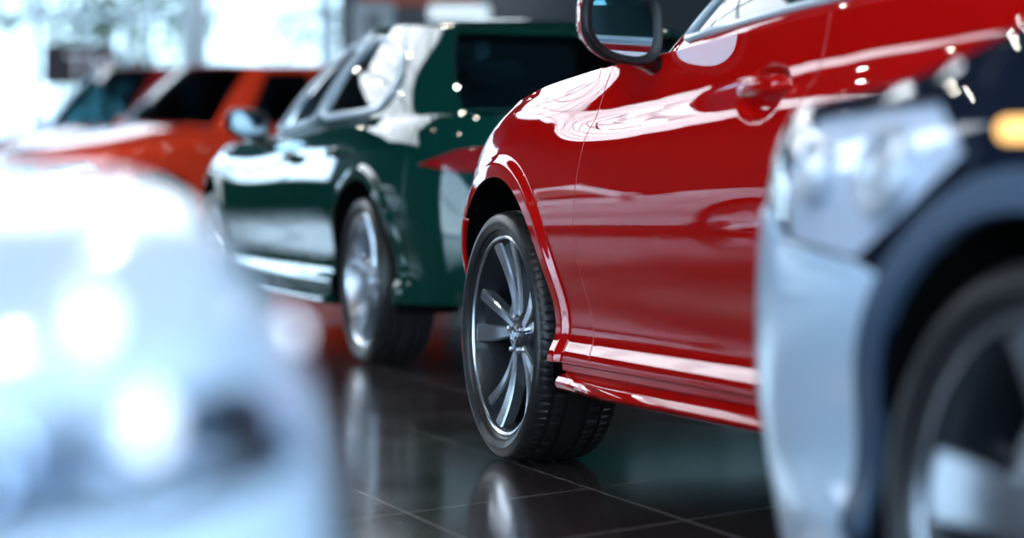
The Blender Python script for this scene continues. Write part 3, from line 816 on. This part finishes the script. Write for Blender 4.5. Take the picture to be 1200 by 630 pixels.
van.body(); van.cabin(); van.wheels('split', False, False); van.mirror(-.92, 1.16, w=.22, hh=.19, out=.13)

# ---- silver car across the aisle, seen mirrored in the red door
SIL = dict(GREEN); SIL.update(paint='white', h=.06, fine=False)
silver = Car('car', 'white saloon across the aisle seen only mirrored in the red doors', (-9.0, 14.4), 136, SIL)
silver.body(); silver.cabin(); silver.wheels('split', False, False); silver.mirror(-.98, .90, w=.20, hh=.14, out=.115)

# ---- white car close to the camera on the left: only its blurred front corner shows
WH = dict(GREEN); WH.update(paint='white', h=.04, gap=.0008, fine=False,
    zs=[(-4.9, .93), (-3.8, .95), (-2.0, .90), (-1.0, .80), (-.6, .775), (-.1, .757), (.15, .742), (.35, .716), (.55, .682), (.75, .650), (1.0, .630), (1.9, .625)], hood_zc=[(-.7, .83), (-.3, .785), (.1, .755), (.5, .70), (.8, .645), (.9, .625)], front=[(.1, .10), (.2, .07), (.3, .015), (.4, 0), (.5, .0), (.56, .015), (.62, .04), (.68, .085), (.75, .16), (.95, .26), (1.2, .3)],
    lamp=[(.60, .575), (.84, .56), (1.10, .555), (1.20, .575), (1.10, .602), (.90, .618), (.66, .628)], lamp_mat='lamp_grey', bulbs=[(-.10, .028), (.02, .032), (.14, .028)], seat_mat='interior', led_on=False)
def corner(px, Y, heading, W=.92, nose=.85):
    th = math.radians(heading); fx, fy = -math.sin(th), math.cos(th); lx, ly = -math.cos(th), -math.sin(th)
    x = (px - 600) / F * Y
    k = nose - .22; i = .12
    return (x - fx * k + lx * i, Y - fy * k + ly * i)
WH['base'] = [(x, y, z - .095 * float(np.clip((x + 2.9) / 1.3, 0, 1)) - .035 * float(x > -3.3)) for x, y, z in GREEN['base']]
white = Car('car', 'white car corner badly out of focus close to the camera at bottom left', corner(492, 1.66, 210), 210, WH)
white.body(); white.cabin(); white.wheels('split', False, False)
def on_skin(car, px, py, out):
    """point of a car's skin that shows at a pixel"""
    rz = car.root.rotation_euler[2]; ca, sa = math.cos(rz), math.sin(rz); lx, ly, _ = car.root.location
    A, Z = np.meshgrid(np.linspace(.2, car.sN, 300), np.linspace(.25, .75, 200)); q = car.side(A.ravel(), Z.ravel(), out)
    X, Y = lx + q[:, 0] * ca - q[:, 1] * sa, ly + q[:, 0] * sa + q[:, 1] * ca
    d = (600 + F * X / Y - px) ** 2 + (200 - F * (q[:, 2] - H) / Y - py) ** 2
    return q[np.argmin(d)]
for px, py, r, nm in ((112, 372, .014, 'lamp_bulb'), (175, 500, .018, 'bumper_glint'), (345, 392, .012, 'corner_glint')):  # last two are glowing discs standing in for blurred reflections
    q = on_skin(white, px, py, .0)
    MB().lathe([(0, r * .5), (r * .5, r * .42), (r * .85, r * .2), (r, -.004)], 20, 'y', c=tuple(q)).build(nm, M['lamp_and_glint'], white.root)

# ---- dark blue car close to the camera on the right
NAVY = dict(RED); NAVY.update(paint='navy', bumper='navy', sill_paint='cladding', h=.03, partial=True, ycut=.27, cut_s=1.12, lipw=.0, R=.375, ring=.425, zc=.330, zb=.30, fine=False,
    plan=[(.96, 0), (.96, .3), (.945, .55), (.90, .72), (.80, .80), (.66, .855), (.45, .90), (.12, .915), (-.25, .92), (-.8, .924), (-1.6, .924), (-2.6, .92), (-3.4, .8), (-3.6, .4), (-3.65, 0)],
    zs=[(-4.6, 1.05), (-1.75, 1.06), (-.86, 1.04), (-.54, 1.03), (-.3, 1.005), (-.1, .98), (.08, .948), (.2, .915), (.35, .88), (.5, .86), (.75, .845), (1.0, .83), (1.9, .80)],
    hood_zc=[(-.6, 1.10), (-.3, 1.07), (.1, 1.025), (.4, .96), (.7, .89), (.96, .84)], hood_ridge=0, dents=[], bz=.69, bumper_s=(.124, .13),
    front=[(.1, .06), (.3, .02), (.45, .0), (.55, 0.), (.68, .005), (.78, .02), (.85, .05), (.95, .16), (1.2, .3)],
    lamp=[(.15, .775), (.24, .838), (.45, .835), (.66, .828), (.74, .75), (.66, .66), (.40, .64), (.30, .69)], bulbs=[(-.10, .06), (.12, .045)], lamp_depth=.013, lamp_mat='lamp_white', bulb_mat='silver', led_on=False)
nz = 3.14; nx_ = (1203 - 600) / F * nz
navy = Car('car', 'dark blue car with a pale reflection painted on its bumper and clear headlamp out of focus at right', (nx_, nz), 25, NAVY)
navy.body(); navy.wheels('broad', False, True)
cv = navy.arc(0, 40, -8, 24, .428) + [(s_, .20) for s_ in np.linspace(.44, 1.12, 20)] + [(1.12, .70), (.80, .70), (.72, .70), (.655, .655), (.40, .635), (.33, .62)]
panel('bumper_sheen', cv, lambda s_, z: navy.side(s_, z, .006), .03, M['pale_sheen'], navy.root, -1, gap=0., lip=.008)['label'] = 'pale blue reflection painted on the lower bumper'  # pale overlay stands in for bright light reflected in the dark bumper
p = navy.side(np.array([.06, .0]), np.array([.79, .79]), .004)
mk = MB(); q = navy.side(np.linspace(.05, -.01, 6), np.full(6, .800), .002); mk.tube(q, .014, 10); mk.build('fender_glint', M['amber'], navy.root)['label'] = 'amber glowing strip standing in for a highlight'  # glowing strip added where a warm lamp would glint in the paint

# ------------------------------------------------------------------ the showroom
XL, XR, YB, YF, ZC = -17., 9., 36., -6., 4.6
def struct(name, mb, m, **kw):
    o = mb.build(name, m, None, kw.pop('smooth', False)); o['kind'] = 'structure'; return o

# floor tiles: two families of joints, 0.536 m apart
fm, nt, bs = new_mat('floor_tiles')
tc = nt.nodes.new('ShaderNodeTexCoord')
def node(t, **kw):
    n = nt.nodes.new(t)
    for k, v in kw.items(): setattr(n, k, v)
    return n
def joint(nx, ny, off, pitch):
    d = node('ShaderNodeVectorMath', operation='DOT_PRODUCT'); nt.links.new(tc.outputs['Object'], d.inputs[0]); d.inputs[1].default_value = (nx, ny, 0)
    a = node('ShaderNodeMath', operation='SUBTRACT'); nt.links.new(d.outputs['Value'], a.inputs[0]); a.inputs[1].default_value = off
    b = node('ShaderNodeMath', operation='DIVIDE'); nt.links.new(a.outputs[0], b.inputs[0]); b.inputs[1].default_value = pitch
    r = node('ShaderNodeMath', operation='ROUND'); nt.links.new(b.outputs[0], r.inputs[0])
    s = node('ShaderNodeMath', operation='SUBTRACT'); nt.links.new(b.outputs[0], s.inputs[0]); nt.links.new(r.outputs[0], s.inputs[1])
    e = node('ShaderNodeMath', operation='ABSOLUTE'); nt.links.new(s.outputs[0], e.inputs[0])
    l = node('ShaderNodeMath', operation='LESS_THAN'); nt.links.new(e.outputs[0], l.inputs[0]); l.inputs[1].default_value = .0028 / pitch
    return l, r
j1, r1 = joint(.951, .309, 2.15, .536); j2, r2 = joint(.737, -.676, -4.72, .535)
mx = node('ShaderNodeMath', operation='MAXIMUM'); nt.links.new(j1.outputs[0], mx.inputs[0]); nt.links.new(j2.outputs[0], mx.inputs[1])
nz_ = node('ShaderNodeTexNoise'); nz_.inputs['Scale'].default_value = 3.; nt.links.new(tc.outputs['Object'], nz_.inputs['Vector'])
cr = node('ShaderNodeMix', data_type='RGBA'); cr.inputs['A'].default_value = (.030, .021, .023, 1); cr.inputs['B'].default_value = (.044, .033, .035, 1)
nt.links.new(nz_.outputs['Fac'], cr.inputs['Factor'])
cm = node('ShaderNodeMix', data_type='RGBA'); nt.links.new(mx.outputs[0], cm.inputs['Factor']); nt.links.new(cr.outputs['Result'], cm.inputs['A']); cm.inputs['B'].default_value = (.34, .31, .31, 1)
nt.links.new(cm.outputs['Result'], bs.inputs['Base Color'])
rg = node('ShaderNodeMapRange'); nt.links.new(nz_.outputs['Fac'], rg.inputs['Value']); rg.inputs['To Min'].default_value = .10; rg.inputs['To Max'].default_value = .18
nt.links.new(rg.outputs['Result'], bs.inputs['Roughness'])
struct('floor', MB().box(((XL + XR) / 2, (YB + YF) / 2, -.1), (XR - XL, YB - YF, .2)), fm)
wallm = mat('wall_paint', (.05, .055, .065), .6); darkm = mat('dark_wall', (.025, .035, .05), .5); ceilm = mat('ceiling_paint', (.012, .014, .018), .7); lowm = mat('low_wall', (.018, .011, .010), .6)
framem = mat('window_frame_metal', (.33, .44, .52), .4, .3); paneg = glass('pane_glass', (.94, .97, .98)); dim_glass = glass('dimmed_pane_glass', (.54, .58, .59))
struct('ceiling', MB().box(((XL + XR) / 2, (YB + YF) / 2, ZC + .1), (XR - XL, YB - YF, .2)), ceilm)
struct('wall_right', MB().box((XR + .1, (YB + 12) / 2, ZC / 2), (.2, YB - 12, ZC)), wallm)
# back wall: dark from x = -2.3 on; glass to its left
xb = (398 - 600) / F * YB
struct('wall_back', MB().box(((xb + XR) / 2, YB + .1, ZC / 2), (XR - xb, .2, ZC)), darkm)
def window(name, a, b, z0, z1, cols, rows, axis, gm_=None):
    """a glazed wall between a and b along an axis: frame of bars with a pane behind"""
    fr = MB(); w = .07
    def bar(u0, u1, v0, v1):
        u, v = (u0 + u1) / 2, (v0 + v1) / 2; du, dv = u1 - u0, v1 - v0
        if axis[0] == 'x': fr.box((u, axis[1], v), (du, .10, dv))
        else: fr.box((axis[1], u, v), (.10, du, dv))
    for u in cols: bar(u - w / 2, u + w / 2, z0, z1)
    for v in rows: bar(a, b, v - w / 2, v + w / 2)
    o = fr.build(name, framem, None, False); o['kind'] = 'structure'
    g = MB()
    if axis[0] == 'x': g.box(((a + b) / 2, axis[1], (z0 + z1) / 2), (b - a, .012, z1 - z0))
    else: g.box((axis[1], (a + b) / 2, (z0 + z1) / 2), (.012, b - a, z1 - z0))
    pn = g.build('pane', gm_ or paneg, o, False)
    return o
X_ = lambda px, Y: (px - 600) / F * Y
cols = [X_(p, YB) for p in (385, 378, 228, 175, 146, 97, 41, -20)] + [-8.2]
struct('wall_left', MB().box((XL - .05, (YB + 6) / 2, ZC / 2), (.2, YB - 6, ZC)), lowm)
struct('trim_1', MB().box(((XL - 8.3) / 2, YB + .05, 1.15), (-8.3 - XL, .2, 2.3)), lowm)
window('window_1', -8.3, xb, 0., ZC, cols, [.05, 2.83, ZC - .05], ('x', YB + .05), dim_glass)  # pane tint added to dim the over-strong sky in this window alone
window('window_2', YF, 6., 0., ZC, list(np.arange(YF + .05, 6., 2.95)), [.05, 2.83, ZC - .05], ('y', XL - .05))
window('window_5', XL, -8.3, 2.3, ZC, [XL + .05, -14.9, -12.7, -10.5, -8.35], [2.35, 3.4, ZC - .05], ('x', YB + .05))
window('window_3', XL, XR, 0., ZC, list(np.arange(XL + .05, XR, 2.6)), [.05, 2.83, ZC - .05], ('x', YF - .05))
struct('column', MB().lathe([(.155, 0.), (.155, ZC)], 32, 'z', c=(X_(228, 34.5), 34.5, 0)), mat('column_paint', (.36, .46, .53), .5), smooth=True)
window('window_added', YF, 12., 0., ZC, list(np.arange(YF + .05, 12., 2.6)), [.05, 2.83, ZC - .05], ('y', XR + .05))  # unseen glazing added to let in more light from the right
# skylights
skym = None
emi = mat('skylight_diffuser', (.9, .95, 1.), .5, emit=(.84, .92, 1.), estr=5.2)
for i, (x, y, dx, dy) in enumerate([(-8.8, 18., 6.4, 8.), (-3.2, 17.2, 4.8, 7.0), (-4.5, 33.6, 5., 4.), (-2.2, 1., 2.6, 5.), (1.2, 7.5, .10, 1.2), (2.6, 9.5, .10, 1.4), (1.0, 12.5, .10, 1.2), (3.0, 14., .12, 1.6), (1.4, 17., .12, 1.4), (4.2, 7., .12, 1.4), (2.2, 4., .12, 1.4)]):  # the panel beyond the far cars is added to whiten their bonnets
    fr = MB()
    t = tag(MB().box((x, y, ZC - .02), (dx, dy, .04)).build('ceiling_light', emi, None, False), 'long flat ceiling light panel mirrored in the paintwork', 'ceiling light', 'ceiling light panels')
    fw = .08 if dx > 1 else .02
    for sx in (-1, 1): fr.box((x + sx * (dx / 2 + fw / 2), y, ZC - .03), (fw, dy + .1, .08))
    for k in (np.linspace(-1, 1, 5)[1:-1] if dx > 4 else ()): fr.box((x + k * dx / 2, y, ZC - .035), (.07, dy, .05))
    for k in (np.linspace(-1, 1, 6) if dx > 1 else (-1, 1)): fr.box((x, y + k * dy / 2, ZC - .035), (dx, .07, .05))
    fr.build('light_frame', framem, t, False)
# small ceiling lamps
lp = None
for i in range(6):
    for j in range(5):
        x, y = -5.9 + j * 2.3 + (.6 if i % 2 else 0), 4.5 + i * 3.6
        if lp is None:
            lp = MB().lathe([(0, 0.), (.055, 0.), (.06, .02)], 20, 'z').build('downlight', M['bulb'], None); tag(lp, 'small round ceiling lamp glinting in the green and red paint', 'lamp', 'round ceiling lamps')
            MB().lathe([(.06, -.004), (.085, -.004), (.085, .14)], 20, 'z').build('lamp_ring', M['satin'], lp)
            o = lp
        else: o = copy_tree(lp)
        o.location = (x, y, ZC - .14)
# hanging lamp whose streak lies on the floor
t = tag(MB().lathe([(0., 3.05), (.25, 3.08), (.36, 3.2), (.40, 3.6), (.36, 4.0), (.10, 4.15), (0, 4.15)], 32, 'z', c=(X_(582, 34.5), 34.5, 0)).build('pendant_lamp', mat('lamp_glow', (1, 1, 1), .4, emit=(.80, .92, 1.), estr=6.)),
        'white hanging lamp above the aisle mirrored as a streak on the floor', 'lamp')
MB().tube([(X_(582, 34.5), 34.5, 4.1), (X_(582, 34.5), 34.5, ZC)], .012, 8).build('cord', M['black'], t)

# sign and furniture at the back
Y = 33.6; x0, x1 = X_(51, Y), X_(134, Y)
sg = empty('sign_stand', ((x0 + x1) / 2, Y, 0), 0, 'dark sign board with pale lettering before the far window', 'sign')
zt_, zb_ = H + (200 - 52) / F * Y, H + (200 - 99) / F * Y
MB().box((0, 0, (zt_ + zb_) / 2), (x1 - x0, .06, zt_ - zb_)).build('sign_board', mat('sign_board_paint', (.016, .010, .020), .5), sg, False, bevel=.01)
for k in (-.3, .3): MB().tube([(k, .05, 0), (k, .05, zt_ - .05)], .02, 10).build('post', M['satin'], sg)
MB().box((0, .05, .012), (.9, .35, .024)).build('foot', M['black'], sg, False)
cu = bpy.data.curves.new('sign_lettering', 'FONT'); cu.body = 'TM'; cu.size = .44; cu.extrude = .004; cu.align_x = 'CENTER'
tx = bpy.data.objects.new('lettering', cu); C.objects.link(tx); tx.parent = sg; tx.location = (.14, -.035, zb_ + .08); tx.rotation_euler = (PI / 2, 0, 0)
dgx = bpy.context.evaluated_depsgraph_get(); dgx.update()
lme = bpy.data.meshes.new_from_object(tx.evaluated_get(dgx)); bpy.data.objects.remove(tx)
lo_ = link('lettering', lme, [], sg); lo_.location = (.14, -.035, zb_ + .08); lo_.rotation_euler = (PI / 2, 0, 0)
lme.materials.clear(); lme.materials.append(mat('lettering_white', (.85, .86, .92), .5))

Y = 30.; x0, x1 = X_(414, Y), X_(462, Y)
ks = empty('display_stand', ((x0 + x1) / 2, Y, 0), 0, 'white display stand with a grey panel behind the green roof', 'display stand')
zt_ = H + 197 / F * Y
MB().box((0, 0, zt_ / 2), (x1 - x0, .10, zt_)).build('stand_body', mat('stand_white', (.55, .66, .72), .4), ks, False, bevel=.02)
MB().box((.0, -.052, zt_ - .23), (.19, .012, .23)).build('screen_panel', mat('panel_grey', (.12, .15, .15), .3), ks, False, bevel=.004)
Y = 31.; x0, x1 = X_(422, Y), X_(563, Y)
tag(MB().box(((x0 + x1) / 2, Y, H + 215 / F * Y), (x1 - x0, .25, 46 / F * Y)).build('overhead_sign', mat('sign_orange', (.62, .09, .03), .4), None, False, bevel=.02), 'orange overhead sign band above the green roof', 'sign')
MB().tube([((x0 + x1) / 2, Y, 3.0), ((x0 + x1) / 2, Y, ZC)], .03).build('hanger', M['satin'], bpy.data.objects['overhead_sign'])
x0, x1 = X_(502, 29.), X_(574, 29.)
lbx = tag(MB().box(((x0 + x1) / 2, 29., H + 185 / F * 29.), (x1 - x0, .12, 20 / F * 29.)).build('light_box', mat('light_box_face', (.8, .9, .95), .4, emit=(.75, .9, 1.), estr=.8), None, False, bevel=.05), 'white rounded light box under the orange overhead sign', 'light box')
for k in (-.25, .25): MB().tube([((x0 + x1) / 2 + k, 29., 0), ((x0 + x1) / 2 + k, 29., 2.4)], .025).build('post', M['satin'], lbx)

# ------------------------------------------------------------------ outside
gm = mat('paving', (.42, .43, .43), .8)
struct('ground', MB().box((0, 40, -.35), (400, 400, .3)), gm)
leaf = mat('leaves', (.10, .13, .05), .8); bark = mat('bark', (.10, .07, .05), .9)
rng = random.Random(3)
def tree(x, y, hgt, label):
    t = empty('tree', (x, y, -.2), 0, label, 'tree', 'trees beyond the glass')
    MB().tube([(0, 0, 0), (.05, 0, hgt * .4), (0, .05, hgt * .8)], [.16, .12, .05], 8).build('trunk', bark, t)
    b = MB()
    for k in range(9):
        a = rng.uniform(0, 6.28); z0 = hgt * rng.uniform(.3, .6); l = hgt * rng.uniform(.25, .4)
        b.tube([(0, 0, z0), (l * .5 * math.cos(a), l * .5 * math.sin(a), z0 + l * .5), (l * .8 * math.cos(a), l * .8 * math.sin(a), z0 + l)], [.05, .035, .012], 6)
    b.build('branches', bark, t)
    V, Fc = [], []
    for k in range(500):
        a, e, r = rng.uniform(0, 6.28), rng.uniform(-1, 1), rng.uniform(.3, 1) ** .5 * hgt * .34
        ce = math.sqrt(1 - e * e); c = Vector((r * ce * math.cos(a), r * ce * math.sin(a), hgt * .66 + r * e)); u = Vector((rng.gauss(0, 1), rng.gauss(0, 1), rng.gauss(0, 1))).normalized() * .13
        w = u.orthogonal().normalized() * .08; i = len(V); V += [c - u, c + w, c + u, c - w]; Fc.append((i, i + 1, i + 2, i + 3))
    mesh('leaves', V, Fc, leaf, t, False)
for x, y, hg in [(-12., 56., 6.), (-9.0, 60., 7.), (-7.2, 52., 5.), (-18., 62., 7.), (-5., 75., 6.), (-20., 50., 6.), (-30, 30, 7.), (-32, 16, 7.), (-28, 42, 6.)]:
    tree(x, y, hg, 'bare thin tree beyond the bright glass wall')
V, Fc = [], []
for k in range(5000):
    x = rng.uniform(-40, 6); c = Vector((x, 66 + rng.uniform(-1, 1), rng.uniform(0, 1.3))); u = Vector((rng.gauss(0, 1), rng.gauss(0, 1), rng.gauss(0, 1))).normalized() * .3
    w = u.orthogonal().normalized() * .2; i = len(V); V += [c - u, c + w, c + u, c - w]; Fc.append((i, i + 1, i + 2, i + 3))
hd = mesh('hedge', V, Fc, leaf, None, False); tag(hd, 'low green hedge beyond the glass wall', 'hedge', kind='stuff')

# ------------------------------------------------------------------ sky, camera
wd = bpy.data.worlds.new('sky'); sc.world = wd; wd.use_nodes = True; wn = wd.node_tree
bg = wn.nodes['Background']; tcw = wn.nodes.new('ShaderNodeTexCoord'); sp_ = wn.nodes.new('ShaderNodeSeparateXYZ'); rp = wn.nodes.new('ShaderNodeValToRGB')
wn.links.new(tcw.outputs['Generated'], sp_.inputs[0]); wn.links.new(sp_.outputs['Z'], rp.inputs['Fac']); wn.links.new(rp.outputs['Color'], bg.inputs['Color'])
rp.color_ramp.elements[0].color = (.68, .86, 1, 1); rp.color_ramp.elements[0].position = 0.
rp.color_ramp.elements[1].color = (.30, .58, 1, 1); rp.color_ramp.elements[1].position = .6
bg.inputs['Strength'].default_value = 9.0

cd = bpy.data.cameras.new('camera'); co = bpy.data.objects.new('camera', cd); C.objects.link(co)
co.location = (0, 0, H); co.rotation_euler = (PI / 2, 0, 0)
cd.sensor_width = 36; cd.lens = 36 * F / 1200; cd.shift_y = -115 / 1200
cd.clip_start = .05; cd.clip_end = 500
cd.dof.use_dof = True; cd.dof.focus_distance = 6.75; cd.dof.aperture_fstop = cd.lens / 1000 / .054
sc.camera = co
sc.view_settings.view_transform = 'Standard'; sc.view_settings.look = 'None'; sc.view_settings.gamma = 1; sc.view_settings.exposure = 0.
sc.view_settings.use_curve_mapping = False
sc.cycles.use_denoising = True
sc.cycles.max_bounces = 10; sc.cycles.transparent_max_bounces = 24; sc.cycles.glossy_bounces = 6; sc.cycles.diffuse_bounces = 3
sc.cycles.sample_clamp_indirect = 60.
